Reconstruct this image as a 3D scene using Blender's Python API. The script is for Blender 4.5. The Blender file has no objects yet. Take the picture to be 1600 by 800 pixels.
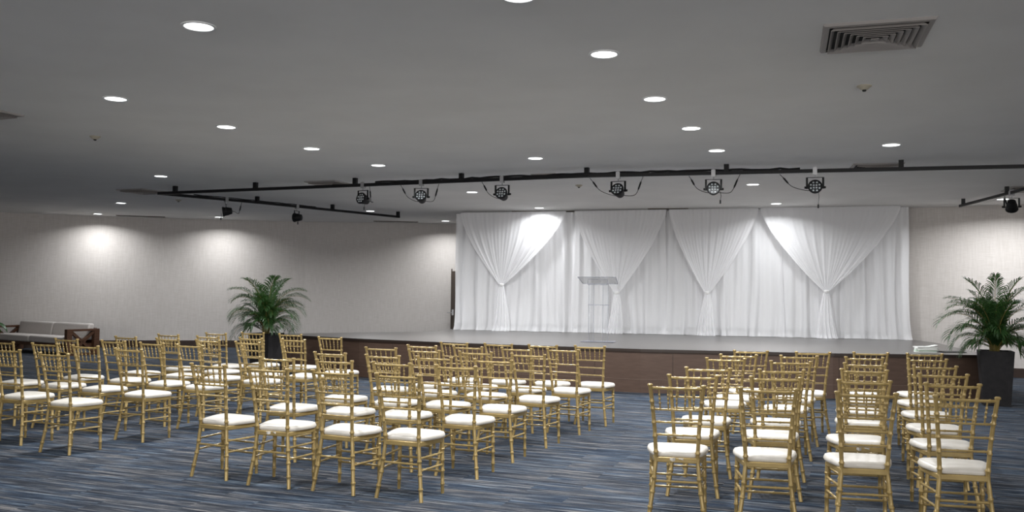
import bpy, math, random
from math import sin, cos, pi, radians, sqrt
from mathutils import Vector, Matrix

sc = bpy.context.scene
C = sc.collection

# ------------------------------------------------------------------ camera
cam_data = bpy.data.cameras.new('camera')
cam_data.sensor_width = 36.0
cam_data.lens = 31.5
cam_data.clip_end = 200
cam = bpy.data.objects.new('camera', cam_data)
C.objects.link(cam)
P_, R_ = 0.0407, 0.01215
fw = Vector((0, cos(P_), sin(P_)))
u0 = Vector((0, -sin(P_), cos(P_)))
rt = Vector((1, 0, 0)) * cos(R_) + u0 * sin(R_)
up = Vector((-1, 0, 0)) * sin(R_) + u0 * cos(R_)
cam.matrix_world = Matrix(((rt.x, up.x, -fw.x, 0), (rt.y, up.y, -fw.y, 0), (rt.z, up.z, -fw.z, 1.521), (0, 0, 0, 1)))
sc.camera = cam
cam_data.dof.use_dof = True
cam_data.dof.focus_distance = 9.0
cam_data.dof.aperture_fstop = 4.0

# ------------------------------------------------------------------ world, exposure
sc.view_settings.view_transform = 'Standard'
sc.view_settings.look = 'None'
sc.view_settings.gamma = 1.0
sc.view_settings.use_curve_mapping = False
sc.view_settings.exposure = 0.12
world = bpy.data.worlds.new('world')
sc.world = world
world.use_nodes = True
world.node_tree.nodes['Background'].inputs[0].default_value = (0.9, 0.95, 1.0, 1)
world.node_tree.nodes['Background'].inputs[1].default_value = 0.02

CEIL = 3.339          # ceiling height
STAGE = 0.675         # stage height
LAMP_W = 50.0         # power of one ceiling downlight
FILL_W = 145.0         # power of each added fill light behind the viewer
LAMP_COL = (0.97, 0.985, 1.0)

# ------------------------------------------------------------------ materials
def mat(name, col, rough=0.6, metal=0.0, spec=None, trans=0.0, alpha=None):
    m = bpy.data.materials.new(name)
    m.use_nodes = True
    b = m.node_tree.nodes['Principled BSDF']
    b.inputs['Base Color'].default_value = (*col, 1)
    b.inputs['Roughness'].default_value = rough
    b.inputs['Metallic'].default_value = metal
    if spec is not None: b.inputs['Specular IOR Level'].default_value = spec
    if trans: b.inputs['Transmission Weight'].default_value = trans
    return m

def nd(m, kind, **kw):
    n = m.node_tree.nodes.new(kind)
    for k, v in kw.items(): setattr(n, k, v)
    return n

def lk(m, a, b): m.node_tree.links.new(a, b)

def noisy(name, c1, c2, scale, rough=0.6, bump=0.0, stretch=(1, 1, 1), metal=0.0, detail=4, spec=None, bdist=0.002):
    m = mat(name, c1, rough, metal, spec)
    b = m.node_tree.nodes['Principled BSDF']
    tc = nd(m, 'ShaderNodeTexCoord'); mp = nd(m, 'ShaderNodeMapping')
    mp.inputs['Scale'].default_value = stretch
    n = nd(m, 'ShaderNodeTexNoise'); n.inputs['Scale'].default_value = scale; n.inputs['Detail'].default_value = detail
    r = nd(m, 'ShaderNodeValToRGB')
    r.color_ramp.elements[0].position = 0.35; r.color_ramp.elements[1].position = 0.65
    r.color_ramp.elements[0].color = (*c1, 1); r.color_ramp.elements[1].color = (*c2, 1)
    lk(m, tc.outputs['Object'], mp.inputs[0]); lk(m, mp.outputs[0], n.inputs['Vector'])
    lk(m, n.outputs['Fac'], r.inputs[0]); lk(m, r.outputs[0], b.inputs['Base Color'])
    if bump:
        bp = nd(m, 'ShaderNodeBump'); bp.inputs['Strength'].default_value = bump; bp.inputs['Distance'].default_value = bdist
        lk(m, n.outputs['Fac'], bp.inputs['Height']); lk(m, bp.outputs[0], b.inputs['Normal'])
    return m

M = {}
M['gold'] = noisy('gold_paint', (0.325, 0.232, 0.088), (0.405, 0.295, 0.12), 9, 0.32, 0.1, metal=0.25)
M['white_vinyl'] = noisy('white_vinyl', (0.55, 0.52, 0.465), (0.64, 0.605, 0.55), 7, 0.38, 0.5, detail=3, bdist=0.006)
M['ceiling'] = noisy('ceiling_paint', (0.74, 0.73, 0.715), (0.78, 0.77, 0.755), 1.3, 0.9)
M['black'] = mat('black_metal', (0.008, 0.008, 0.009), 0.38, spec=0.25)
M['black_matte'] = mat('black_plastic', (0.009, 0.009, 0.010), 0.5, spec=0.25)
M['steel'] = mat('grey_steel', (0.45, 0.45, 0.46), 0.35, 0.8)
M['lens'] = mat('led_lens', (0.6, 0.64, 0.66), 0.15)
M['lens_ring'] = mat('lens_plate', (0.02, 0.022, 0.025), 0.3)
M['vent'] = mat('vent_paint', (0.32, 0.295, 0.28), 0.6)
M['vent_dark'] = mat('vent_shadow_gap', (0.02, 0.02, 0.02), 0.9)
M['slot'] = mat('slot_vent_paint', (0.2, 0.16, 0.13), 0.6)
M['sensor'] = mat('cream_plastic', (0.42, 0.38, 0.3), 0.5)
M['trim_white'] = mat('white_ring', (0.8, 0.8, 0.8), 0.5)
M['wood'] = noisy('walnut', (0.055, 0.022, 0.01), (0.1, 0.045, 0.022), 6, 0.45, 0.05, (1, 1, 9))
M['sofa'] = noisy('grey_linen', (0.5, 0.465, 0.44), (0.57, 0.53, 0.5), 60, 0.95, 0.2)
M['pot'] = noisy('charcoal_pot', (0.012, 0.011, 0.012), (0.018, 0.0165, 0.017), 14, 0.6, 0.1, spec=0.25)
M['soil'] = noisy('soil', (0.02, 0.013, 0.008), (0.05, 0.035, 0.02), 60, 0.95, 0.6, bdist=0.01)
M['base'] = noisy('brown_skirting', (0.03, 0.015, 0.009), (0.04, 0.02, 0.012), 8, 0.5)
M['door'] = mat('brown_door', (0.075, 0.055, 0.042), 0.5)
M['frost'] = mat('door_glass', (0.55, 0.56, 0.52), 0.25)
M['paper'] = mat('paper', (0.82, 0.83, 0.8), 0.7)
M['paper2'] = mat('pale_green_paper', (0.5, 0.6, 0.5), 0.7)
M['stem'] = noisy('palm_cane', (0.16, 0.14, 0.03), (0.28, 0.2, 0.06), 12, 0.5)

def leafmat(name, c1, c2):
    m = noisy(name, c1, c2, 9, 0.38)
    b = m.node_tree.nodes['Principled BSDF']
    b.inputs['Subsurface Weight'].default_value = 0.0
    out = m.node_tree.nodes['Material Output']
    t = nd(m, 'ShaderNodeBsdfTranslucent'); t.inputs[0].default_value = (c2[0]*1.6, c2[1]*1.7, c2[2], 1)
    mx = nd(m, 'ShaderNodeMixShader'); mx.inputs[0].default_value = 0.25
    lk(m, b.outputs[0], mx.inputs[1]); lk(m, t.outputs[0], mx.inputs[2]); lk(m, mx.outputs[0], out.inputs[0])
    return m
M['leaf'] = leafmat('palm_leaf', (0.018, 0.05, 0.014), (0.045, 0.105, 0.03))
M['leaf_big'] = leafmat('broad_leaf', (0.02, 0.07, 0.02), (0.05, 0.14, 0.04))

# wallpaper: fine woven grasscloth
m = M['wall'] = mat('grasscloth', (0.55, 0.52, 0.49), 0.85)
b = m.node_tree.nodes['Principled BSDF']
tc = nd(m, 'ShaderNodeTexCoord')
mp1 = nd(m, 'ShaderNodeMapping'); mp1.inputs['Scale'].default_value = (6, 6, 160)
mp2 = nd(m, 'ShaderNodeMapping'); mp2.inputs['Scale'].default_value = (120, 120, 3)
n1 = nd(m, 'ShaderNodeTexNoise'); n1.inputs['Scale'].default_value = 1; n1.inputs['Detail'].default_value = 2
n2 = nd(m, 'ShaderNodeTexNoise'); n2.inputs['Scale'].default_value = 1; n2.inputs['Detail'].default_value = 2
ad = nd(m, 'ShaderNodeMath', operation='ADD')
rp = nd(m, 'ShaderNodeValToRGB')
rp.color_ramp.elements[0].position = 0.75; rp.color_ramp.elements[1].position = 1.25
rp.color_ramp.elements[0].position = 0.4; rp.color_ramp.elements[1].position = 0.6
rp.color_ramp.elements[0].color = (0.6, 0.56, 0.525, 1); rp.color_ramp.elements[1].color = (0.7, 0.66, 0.63, 1)
hf = nd(m, 'ShaderNodeMath', operation='MULTIPLY'); hf.inputs[1].default_value = 0.5
lk(m, tc.outputs['Object'], mp1.inputs[0]); lk(m, tc.outputs['Object'], mp2.inputs[0])
lk(m, mp1.outputs[0], n1.inputs['Vector']); lk(m, mp2.outputs[0], n2.inputs['Vector'])
lk(m, n1.outputs['Fac'], ad.inputs[0]); lk(m, n2.outputs['Fac'], ad.inputs[1])
lk(m, ad.outputs[0], hf.inputs[0]); lk(m, hf.outputs[0], rp.inputs[0]); lk(m, rp.outputs[0], b.inputs['Base Color'])
bp = nd(m, 'ShaderNodeBump'); bp.inputs['Strength'].default_value = 0.25; bp.inputs['Distance'].default_value = 0.001
lk(m, hf.outputs[0], bp.inputs['Height']); lk(m, bp.outputs[0], b.inputs['Normal'])

# carpet: planks with long ink-like streaks in navy, slate blue and grey
def carpet():
    m = mat('streaked_carpet', (0.1, 0.12, 0.16), 0.95, spec=0.15)
    b = m.node_tree.nodes['Principled BSDF']
    tc = nd(m, 'ShaderNodeTexCoord')
    rot = nd(m, 'ShaderNodeMapping'); rot.inputs['Rotation'].default_value = (0, 0, radians(21))
    lk(m, tc.outputs['Object'], rot.inputs[0])
    br = nd(m, 'ShaderNodeTexBrick')
    br.offset = 0.37; br.inputs['Color1'].default_value = (0, 0, 0, 1); br.inputs['Color2'].default_value = (1, 1, 1, 1)
    br.inputs['Mortar'].default_value = (0.5, 0.5, 0.5, 1); br.inputs['Mortar Size'].default_value = 0.0
    br.inputs['Scale'].default_value = 1.0; br.inputs['Brick Width'].default_value = 1.0; br.inputs['Row Height'].default_value = 0.25
    br.inputs['Bias'].default_value = 0.0
    lk(m, rot.outputs[0], br.inputs['Vector'])
    off = nd(m, 'ShaderNodeVectorMath', operation='SCALE'); off.inputs['Scale'].default_value = 37.0
    lk(m, br.outputs['Color'], off.inputs[0])
    def streak(sx, sy, detail, rough=0.6):
        mp = nd(m, 'ShaderNodeMapping'); mp.inputs['Scale'].default_value = (sx, sy, 1)
        lk(m, rot.outputs[0], mp.inputs[0])
        av = nd(m, 'ShaderNodeVectorMath', operation='ADD')
        lk(m, mp.outputs[0], av.inputs[0]); lk(m, off.outputs[0], av.inputs[1])
        n = nd(m, 'ShaderNodeTexNoise'); n.inputs['Scale'].default_value = 1.0
        n.inputs['Detail'].default_value = detail; n.inputs['Roughness'].default_value = rough
        lk(m, av.outputs[0], n.inputs['Vector'])
        return n.outputs['Fac']
    a = streak(1.9, 31, 6, 0.72)
    r = nd(m, 'ShaderNodeValToRGB')
    el = r.color_ramp.elements
    el[0].position = 0.33; el[0].color = (0.009, 0.011, 0.017, 1)
    el[1].position = 0.69; el[1].color = (0.26, 0.262, 0.265, 1)
    for p, c in ((0.43, (0.0185, 0.025, 0.037)), (0.5, (0.041, 0.051, 0.0675)), (0.575, (0.095, 0.103, 0.116))):
        e = el.new(p); e.color = (*c, 1)
    lk(m, a, r.inputs[0])
    # blue patches
    pz = streak(1.2, 7, 2)
    r2 = nd(m, 'ShaderNodeValToRGB')
    r2.color_ramp.elements[0].position = 0.42; r2.color_ramp.elements[1].position = 0.62
    r2.color_ramp.elements[0].color = (1.1, 1.02, 0.96, 1); r2.color_ramp.elements[1].color = (0.78, 0.95, 1.12, 1)
    lk(m, pz, r2.inputs[0])
    mx = nd(m, 'ShaderNodeMix', data_type='RGBA', blend_type='MULTIPLY'); mx.inputs['Factor'].default_value = 1.0
    lk(m, r.outputs[0], mx.inputs['A']); lk(m, r2.outputs[0], mx.inputs['B'])
    fine = nd(m, 'ShaderNodeTexNoise'); fine.inputs['Scale'].default_value = 260; fine.inputs['Detail'].default_value = 1
    lk(m, tc.outputs['Object'], fine.inputs['Vector'])
    r3 = nd(m, 'ShaderNodeMapRange'); r3.inputs['To Min'].default_value = 0.5; r3.inputs['To Max'].default_value = 1.22
    lk(m, fine.outputs['Fac'], r3.inputs['Value'])
    mx2 = nd(m, 'ShaderNodeVectorMath', operation='SCALE')
    lk(m, mx.outputs['Result'], mx2.inputs[0]); lk(m, r3.outputs[0], mx2.inputs['Scale'])
    lk(m, mx2.outputs[0], b.inputs['Base Color'])
    bp = nd(m, 'ShaderNodeBump'); bp.inputs['Strength'].default_value = 0.5; bp.inputs['Distance'].default_value = 0.003
    lk(m, fine.outputs['Fac'], bp.inputs['Height']); lk(m, bp.outputs[0], b.inputs['Normal'])
    return m
M['carpet'] = carpet()
M['stage_top'] = noisy('stage_laminate', (0.085, 0.078, 0.074), (0.12, 0.112, 0.107), 3, 0.3, 0.03, (0.6, 14, 1))
M['stage_face'] = noisy('stage_brown_board', (0.082, 0.048, 0.033), (0.1, 0.06, 0.042), 5, 0.55, 0.03, (1, 1, 6))
M['stage_edge'] = mat('stage_edge_trim', (0.03, 0.019, 0.014), 0.4)
M['seam'] = mat('board_seam', (0.16, 0.11, 0.085), 0.6)

def cloth(name, col, transp, translu, rough=0.6):
    m = bpy.data.materials.new(name); m.use_nodes = True
    nt = m.node_tree; nt.nodes.clear()
    out = nd(m, 'ShaderNodeOutputMaterial')
    p = nd(m, 'ShaderNodeBsdfPrincipled'); p.inputs['Base Color'].default_value = (*col, 1); p.inputs['Roughness'].default_value = rough
    t = nd(m, 'ShaderNodeBsdfTranslucent'); t.inputs[0].default_value = (*col, 1)
    tr = nd(m, 'ShaderNodeBsdfTransparent')
    m1 = nd(m, 'ShaderNodeMixShader'); m1.inputs[0].default_value = translu
    m2 = nd(m, 'ShaderNodeMixShader'); m2.inputs[0].default_value = transp
    lk(m, p.outputs[0], m1.inputs[1]); lk(m, t.outputs[0], m1.inputs[2])
    lk(m, m1.outputs[0], m2.inputs[1]); lk(m, tr.outputs[0], m2.inputs[2]); lk(m, m2.outputs[0], out.inputs[0])
    tcn = nd(m, 'ShaderNodeTexCoord'); n = nd(m, 'ShaderNodeTexNoise'); n.inputs['Scale'].default_value = 14; n.inputs['Detail'].default_value = 3
    mp = nd(m, 'ShaderNodeMapping'); mp.inputs['Scale'].default_value = (1, 1, 0.25)
    lk(m, tcn.outputs['Object'], mp.inputs[0]); lk(m, mp.outputs[0], n.inputs['Vector'])
    bmp = nd(m, 'ShaderNodeBump'); bmp.inputs['Strength'].default_value = 0.5; bmp.inputs['Distance'].default_value = 0.01
    lk(m, n.outputs['Fac'], bmp.inputs['Height']); lk(m, bmp.outputs[0], p.inputs['Normal'])
    return m
M['satin'] = cloth('white_satin', (0.91, 0.905, 0.9), 0.0, 0.12, 0.42)
M['sheer'] = cloth('white_sheer', (0.925, 0.925, 0.94), 0.22, 0.25, 0.7)
M['sheer_front'] = cloth('white_sheer_swag', (0.93, 0.93, 0.945), 0.2, 0.25, 0.7)

# clear acrylic (thin sheet: mostly see-through, with a glossy skin)
m = M['acrylic'] = bpy.data.materials.new('clear_acrylic'); m.use_nodes = True
m.node_tree.nodes.clear()
out = nd(m, 'ShaderNodeOutputMaterial'); tr = nd(m, 'ShaderNodeBsdfTransparent'); tr.inputs[0].default_value = (0.975, 0.98, 0.985, 1)
gl = nd(m, 'ShaderNodeBsdfGlossy'); gl.inputs['Roughness'].default_value = 0.05
fr = nd(m, 'ShaderNodeLayerWeight'); fr.inputs['Blend'].default_value = 0.12
mx = nd(m, 'ShaderNodeMixShader')
lk(m, fr.outputs['Facing'], mx.inputs[0]); lk(m, tr.outputs[0], mx.inputs[1]); lk(m, gl.outputs[0], mx.inputs[2]); lk(m, mx.outputs[0], out.inputs[0])
m = M['acrylic_edge'] = bpy.data.materials.new('acrylic_edge'); m.use_nodes = True
m.node_tree.nodes.clear()
out = nd(m, 'ShaderNodeOutputMaterial'); tr = nd(m, 'ShaderNodeBsdfTransparent'); tr.inputs[0].default_value = (0.86, 0.87, 0.9, 1)
gl = nd(m, 'ShaderNodeBsdfPrincipled'); gl.inputs['Base Color'].default_value = (0.5, 0.5, 0.55, 1); gl.inputs['Roughness'].default_value = 0.15
mx = nd(m, 'ShaderNodeMixShader'); mx.inputs[0].default_value = 0.3
lk(m, tr.outputs[0], mx.inputs[1]); lk(m, gl.outputs[0], mx.inputs[2]); lk(m, mx.outputs[0], out.inputs[0])

m = M['lamp_glow'] = bpy.data.materials.new('downlight_glow'); m.use_nodes = True
m.node_tree.nodes.clear()
out = nd(m, 'ShaderNodeOutputMaterial'); em = nd(m, 'ShaderNodeEmission')
em.inputs[0].default_value = (0.97, 0.99, 1.0, 1); em.inputs[1].default_value = 6.0
lk(m, em.outputs[0], out.inputs[0])

# ------------------------------------------------------------------ mesh builder
class MB:
    def __init__(s): s.v = []; s.f = []
    def quad(s, a, b, c, d):
        n = len(s.v); s.v += [tuple(a), tuple(b), tuple(c), tuple(d)]; s.f.append((n, n+1, n+2, n+3)); return s
    def poly(s, pts):
        n = len(s.v); s.v += [tuple(p) for p in pts]; s.f.append(tuple(range(n, n+len(pts)))); return s
    def hexa(s, b, t):            # bottom 4 and top 4 corners, same winding (ccw from above)
        n = len(s.v); s.v += [tuple(p) for p in b] + [tuple(p) for p in t]
        s.f += [(n+3, n+2, n+1, n), (n+4, n+5, n+6, n+7)] + [(n+i, n+(i+1) % 4, n+4+(i+1) % 4, n+4+i) for i in range(4)]
        return s
    def box(s, x0, y0, z0, x1, y1, z1, rot=0.0, cx=0.0, cy=0.0):
        c, q = cos(rot), sin(rot)
        f = lambda x, y, z: (cx + x*c - y*q, cy + x*q + y*c, z)
        pts = [(x0, y0), (x1, y0), (x1, y1), (x0, y1)]
        return s.hexa([f(x, y, z0) for x, y in pts], [f(x, y, z1) for x, y in pts])
    def prism(s, pts, z0, z1):
        n = len(s.v); k = len(pts)
        s.v += [(x, y, z0) for x, y in pts] + [(x, y, z1) for x, y in pts]
        s.f += [tuple(reversed(range(n, n+k))), tuple(range(n+k, n+2*k))]
        s.f += [(n+i, n+(i+1) % k, n+k+(i+1) % k, n+k+i) for i in range(k)]
        return s
    def bar(s, p, q, w, h=None, upv=(0, 0, 1)):      # rectangular bar from p to q
        h = h or w; p = Vector(p); q = Vector(q); d = (q-p).normalized(); U = Vector(upv)
        if abs(d.dot(U)) > 0.98: U = Vector((0, 1, 0))
        a = d.cross(U).normalized() * w/2; c = a.cross(d).normalized() * h/2
        return s.hexa([p-a-c, p+a-c, p+a+c, p-a+c], [q-a-c, q+a-c, q+a+c, q-a+c])
    def tube(s, pts, rad, seg=8, cap=True):
        pts = [Vector(p) for p in pts]; k = len(pts)
        if not hasattr(rad, '__len__'): rad = [rad]*k
        n0 = len(s.v); prev = None
        for i, p in enumerate(pts):
            d = (pts[min(i+1, k-1)] - pts[max(i-1, 0)]).normalized()
            if prev is None:
                a = d.cross(Vector((0, 0, 1)) if abs(d.z) < 0.9 else Vector((0, 1, 0))).normalized()
            else:
                a = (prev - d*prev.dot(d)).normalized()
            prev = a; c = d.cross(a)
            for j in range(seg):
                t = 2*pi*j/seg; s.v.append(tuple(p + (a*cos(t) + c*sin(t))*rad[i]))
        for i in range(k-1):
            for j in range(seg):
                A = n0+i*seg+j; B = n0+i*seg+(j+1) % seg
                s.f.append((A, B, B+seg, A+seg))
        if cap:
            s.f.append(tuple(reversed(range(n0, n0+seg)))); s.f.append(tuple(range(n0+(k-1)*seg, n0+k*seg)))
        return s
    def lathe(s, prof, cx=0, cy=0, seg=24, mtx=None):
        n0 = len(s.v); k = len(prof)
        for r, z in prof:
            for j in range(seg):
                t = 2*pi*j/seg; p = Vector((cx+r*cos(t), cy+r*sin(t), z))
                if mtx: p = mtx @ p
                s.v.append(tuple(p))
        for i in range(k-1):
            for j in range(seg):
                A = n0+i*seg+j; B = n0+i*seg+(j+1) % seg
                s.f.append((A, B, B+seg, A+seg))
        s.f.append(tuple(reversed(range(n0, n0+seg)))); s.f.append(tuple(range(n0+(k-1)*seg, n0+k*seg)))
        return s
    def grid(s, fn, nu, nv):
        n0 = len(s.v)
        for i in range(nu+1):
            for j in range(nv+1): s.v.append(tuple(fn(i/nu, j/nv)))
        for i in range(nu):
            for j in range(nv):
                A = n0+i*(nv+1)+j; s.f.append((A, A+nv+1, A+nv+2, A+1))
        return s
    def build(s, name, m, parent=None, smooth=True, bevel=0.0):
        me = bpy.data.meshes.new(name); me.from_pydata(s.v, [], s.f); me.update()
        me.materials.append(M[m] if isinstance(m, str) else m)
        o = bpy.data.objects.new(name, me); C.objects.link(o)
        if smooth:
            me.polygons.foreach_set('use_smooth', [True]*len(me.polygons))
            try: me.set_sharp_from_angle(angle=radians(38))
            except Exception: pass
        if bevel:
            bm = o.modifiers.new('bevel', 'BEVEL'); bm.width = bevel; bm.segments = 2; bm.limit_method = 'ANGLE'
        if parent: o.parent = parent
        return o

def thing(name, label, cat, loc=(0, 0, 0), rz=0.0, group=None):
    o = bpy.data.objects.new(name, None); C.objects.link(o)
    o.empty_display_size = 0.1
    o.location = loc; o.rotation_euler = (0, 0, rz)
    o['label'] = label; o['category'] = cat
    if group: o['group'] = group
    return o

def tag(o, label, cat, group=None):
    o['label'] = label; o['category'] = cat
    if group: o['group'] = group
    return o

def struct(o, label=None):
    o['kind'] = 'structure'
    if label: o['label'] = label
    return o

# ------------------------------------------------------------------ the room
ROOM = [(-17.5, 19.6), (-12.64, 22.0), (-10.0, 22.95), (-5.5, 23.85), (-1.4, 23.85), (2.2, 23.2), (7.95, 18.25), (9.3, 17.6),
        (12.5, 15.6), (13.5, 8.0), (13.5, -5.0), (-17.5, -5.0)]      # clockwise seen from above
struct(MB().prism(list(reversed(ROOM)), -0.1, 0.0).build('floor', 'carpet', smooth=False), 'navy and grey streaked carpet')
struct(MB().prism(list(reversed(ROOM)), CEIL, CEIL+0.12).build('ceiling', 'ceiling', smooth=False), 'off-white painted ceiling')
def wall(name, idx, label):
    mb = MB(); bb = MB()
    for i in idx:
        p = Vector(ROOM[i]); q = Vector(ROOM[(i+1) % len(ROOM)])
        d = (q-p).normalized(); n = Vector((-d.y, d.x))         # outward (room is clockwise)
        a, b = p, q
        mb.hexa([(a.x, a.y, 0), (b.x, b.y, 0), (b.x+n.x*.15, b.y+n.y*.15, 0), (a.x+n.x*.15, a.y+n.y*.15, 0)],
                [(a.x, a.y, CEIL), (b.x, b.y, CEIL), (b.x+n.x*.15, b.y+n.y*.15, CEIL), (a.x+n.x*.15, a.y+n.y*.15, CEIL)])
        m_ = -n*0.018
        bb.hexa([(a.x+m_.x, a.y+m_.y, 0.0), (b.x+m_.x, b.y+m_.y, 0.0), (b.x, b.y, 0.0), (a.x, a.y, 0.0)],
                [(a.x+m_.x, a.y+m_.y, 0.18), (b.x+m_.x, b.y+m_.y, 0.18), (b.x, b.y, 0.18), (a.x, a.y, 0.18)])
    struct(mb.build(name, 'wall', smooth=False), label)
    return bb
wall('wall_back', [0, 1, 2, 3], 'long beige textured wall').build('baseboard_back', 'base', smooth=False)['kind'] = 'structure'
wall('wall_stage', [4, 5], 'wall behind the curtains').build('baseboard_stage', 'base', smooth=False)['kind'] = 'structure'
wall('wall_right', [6, 7, 8, 9], 'grey textured wall').build('baseboard_right', 'base', smooth=False)['kind'] = 'structure'
wall('wall_front', [10], 'wall behind the viewer').build('baseboard_front', 'base', smooth=False)['kind'] = 'structure'
wall('wall_left', [11], 'left end wall').build('baseboard_left', 'base', smooth=False)['kind'] = 'structure'

# door behind the curtain's left edge
dr = struct(MB().box(-1.58, 23.80, 0, -0.62, 23.85, 2.07).build('door_1', 'door', smooth=False, bevel=0.003), 'dark brown door')
MB().box(-1.47, 23.785, 0.62, -1.40, 23.80, 1.66).build('door_glass', 'frost', dr, smooth=False)
mb = MB(); mb.tube([(-1.56, 23.8, 0.97), (-1.56, 23.74, 0.97), (-1.70, 23.74, 0.97)], 0.010, 8)
mb.box(-1.59, 23.792, 0.9, -1.53, 23.8, 1.05)
mb.build('door_handle', 'steel', dr)
MB().box(-1.61, 23.79, 0, -1.58, 23.85, 2.13).build('trim_1', 'door', smooth=False)['kind'] = 'structure'

# ------------------------------------------------------------------ stage
ST = [(-4.6, 17.2), (-2.68, 15.88), (-0.87, 14.95), (2.0, 13.88), (4.8, 13.4), (7.1, 13.42), (7.95, 16.7), (8.05, 18.0),
      (2.2, 22.4), (-0.2, 21.6), (-1.5, 20.3), (-1.55, 19.15)]
stage = thing('stage', 'low dark stage platform with grey top and brown boarded front', 'stage', (2.0, 16.0, 0))
def rel(p, o=(2.0, 16.0)): return (p[0]-o[0], p[1]-o[1])
STr = [rel(p) for p in ST]
MB().prism(STr, 0.0, STAGE-0.045).build('stage_front', 'stage_face', stage, smooth=False)
big = []
cx0 = sum(p[0] for p in STr)/len(STr); cy0 = sum(p[1] for p in STr)/len(STr)
over = []
for i, p in enumerate(STr):
    if i in (0, 1, 2, 3, 4, 5):
        d = Vector((p[0]-cx0*0.6, p[1]-3.5)).normalized()*0.025
        over.append((p[0]+d.x, p[1]+d.y))
    else: over.append(p)
MB().prism(over, STAGE-0.045, STAGE-0.004).build('edge_trim', 'stage_edge', stage, smooth=False)
MB().prism(over, STAGE-0.004, STAGE).build('stage_deck', 'stage_top', stage, smooth=False)
# seams and lower rail on the face
sm = MB()
for i in range(5):
    p = Vector(STr[i]); q = Vector(STr[i+1]); d = (q-p); L = d.length; d.normalize(); n = Vector((d.y, -d.x))
    a = p + n*0.002; b_ = q + n*0.002
    sm.bar((a.x, a.y, 0.205), (b_.x, b_.y, 0.205), 0.004, 0.006)
sm.build('rail_seam', 'seam', stage, smooth=False)
sm = MB(); acc = 0.6
for i in range(5):
    p = Vector(STr[i]); q = Vector(STr[i+1]); d = (q-p); L = d.length; d.normalize(); n = Vector((d.y, -d.x))
    while acc < L:
        c = p + d*acc + n*0.001
        sm.bar((c.x, c.y, 0.21), (c.x, c.y, STAGE-0.05), 0.006, 0.004)
        acc += 1.22
    acc -= L
sm.build('panel_joint', 'stage_edge', stage, smooth=False)

# added fill light: made-up windows behind the viewer, brightening walls, drapes and chair backs
for k, x in enumerate((-9.0, -4.5, 0.0, 4.5, 9.0)):
    fr_ = MB(); W2, z0, z1 = 1.7, 0.5, 3.0
    for a, b_ in (((x-W2, z0), (x+W2, z0)), ((x-W2, z1), (x+W2, z1)), ((x-W2, z0), (x-W2, z1)), ((x+W2, z0), (x+W2, z1)), ((x, z0), (x, z1))):
        fr_.bar((a[0], -4.96, a[1]), (b_[0], -4.96, b_[1]), 0.06, 0.07, (0, 1, 0))
    o = struct(fr_.build('window_%d' % (k+1), 'trim_white', smooth=False), 'tall window behind the viewer')
    ld = bpy.data.lights.new('window_daylight', 'AREA'); ld.shape = 'RECTANGLE'; ld.size = 3.3; ld.size_y = 2.4
    ld.energy = FILL_W; ld.color = (1.0, 0.98, 0.96)
    lo = bpy.data.objects.new('window_daylight', ld); C.objects.link(lo)
    lo.location = (x, -4.9, 1.75); lo.rotation_euler = (radians(90), 0, 0); lo.parent = o

# ------------------------------------------------------------------ white drape backdrop
CL = Vector((-1.25, 20.1)); CD = Vector((9.15, -2.3)); CLEN = CD.length; CU = CD.normalized(); CN = Vector((CU.y, -CU.x))
CRZ = math.atan2(CU.y, CU.x)
def ctop(t): return 3.272 + 0.05*t
def folds(u, z, seed):
    a = u*2*pi
    k = 0.30 + 0.05*sin(u*1.7+seed)
    ph = 0.5*sin(z*0.9+u*1.3) + 1.4*sin(u*0.83+seed*2.0)
    f = sin(a/0.29 + ph*1.6 + seed)
    f = math.copysign(abs(f)**0.7, f)
    g = sin(a/0.125 + 2*sin(u*2.1+z*0.6) + seed*3)
    h = sin(a/0.61 + seed)
    m_ = 0.55 + 0.45*sin(u*2.9+seed*1.7)*sin(u*0.77+seed)
    return 0.050*f*(0.65+0.35*h)*(0.5+m_) + 0.010*g*(1.3-m_) + 0.016*h
def flare(z):      # the cloth spreads as it nears the stage
    q = max(0.0, (1.15-z)/0.5)
    return q*q
def panel(name, t0, t1, label, seed, side=0):
    """one full-height drape: satin lining and a sheer front"""
    root = thing(name, label, 'curtain', (CL.x+CD.x*t0, CL.y+CD.y*t0, STAGE), CRZ, 'drapes of the stage backdrop')
    W = (t1-t0)*CLEN; u00 = t0*CLEN
    zt = lambda s: ctop(t0+(t1-t0)*s) - STAGE
    nu = int(W/0.013)
    edgeflare = lambda s, z: (0.05 if side == 0 else 0.02)*max(0, 1-(z)/2.6)*((s-0.5)*2)
    def sheer(s, v):
        zt_ = zt(s); z = 0.006 + (zt_-0.006)*v
        amp = 0.55 + 0.75*(1-v)
        d = folds(u00+W*s, z+STAGE, seed)*amp
        fl = flare(z+STAGE)
        x = W*s + edgeflare(s, z)*0.8 + 0.02*sin(z*2.2+s*9+seed)*(1-v)
        x += fl*0.02*sin(s*W*14+seed)
        y = -0.005 - d - fl*0.05 - (0.05*max(0, 1-z/0.05) if z < 0.05 else 0)*(1+0.6*sin(s*W*11))
        return (x, y, z)
    MB().grid(sheer, nu, 34).build('sheer_layer', 'sheer', root)
    def sat(s, v):
        zt_ = zt(s)-0.005; z0 = 0.15 + 0.01*sin(s*W*5); z = z0 + (zt_-z0)*v
        amp = 0.5+0.5*(1-v)
        d = folds(u00+W*s+0.03, z+STAGE, seed+0.35)*amp
        return (W*s + edgeflare(s, z)*0.6, 0.125 - d, z)
    MB().grid(sat, nu//2, 16).build('satin_lining', 'satin', root)
    return root
panel('drape_panel', 0.0001, 0.0540, 'narrow white drape at the far left edge of the backdrop', 0.4, -1)
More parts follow.
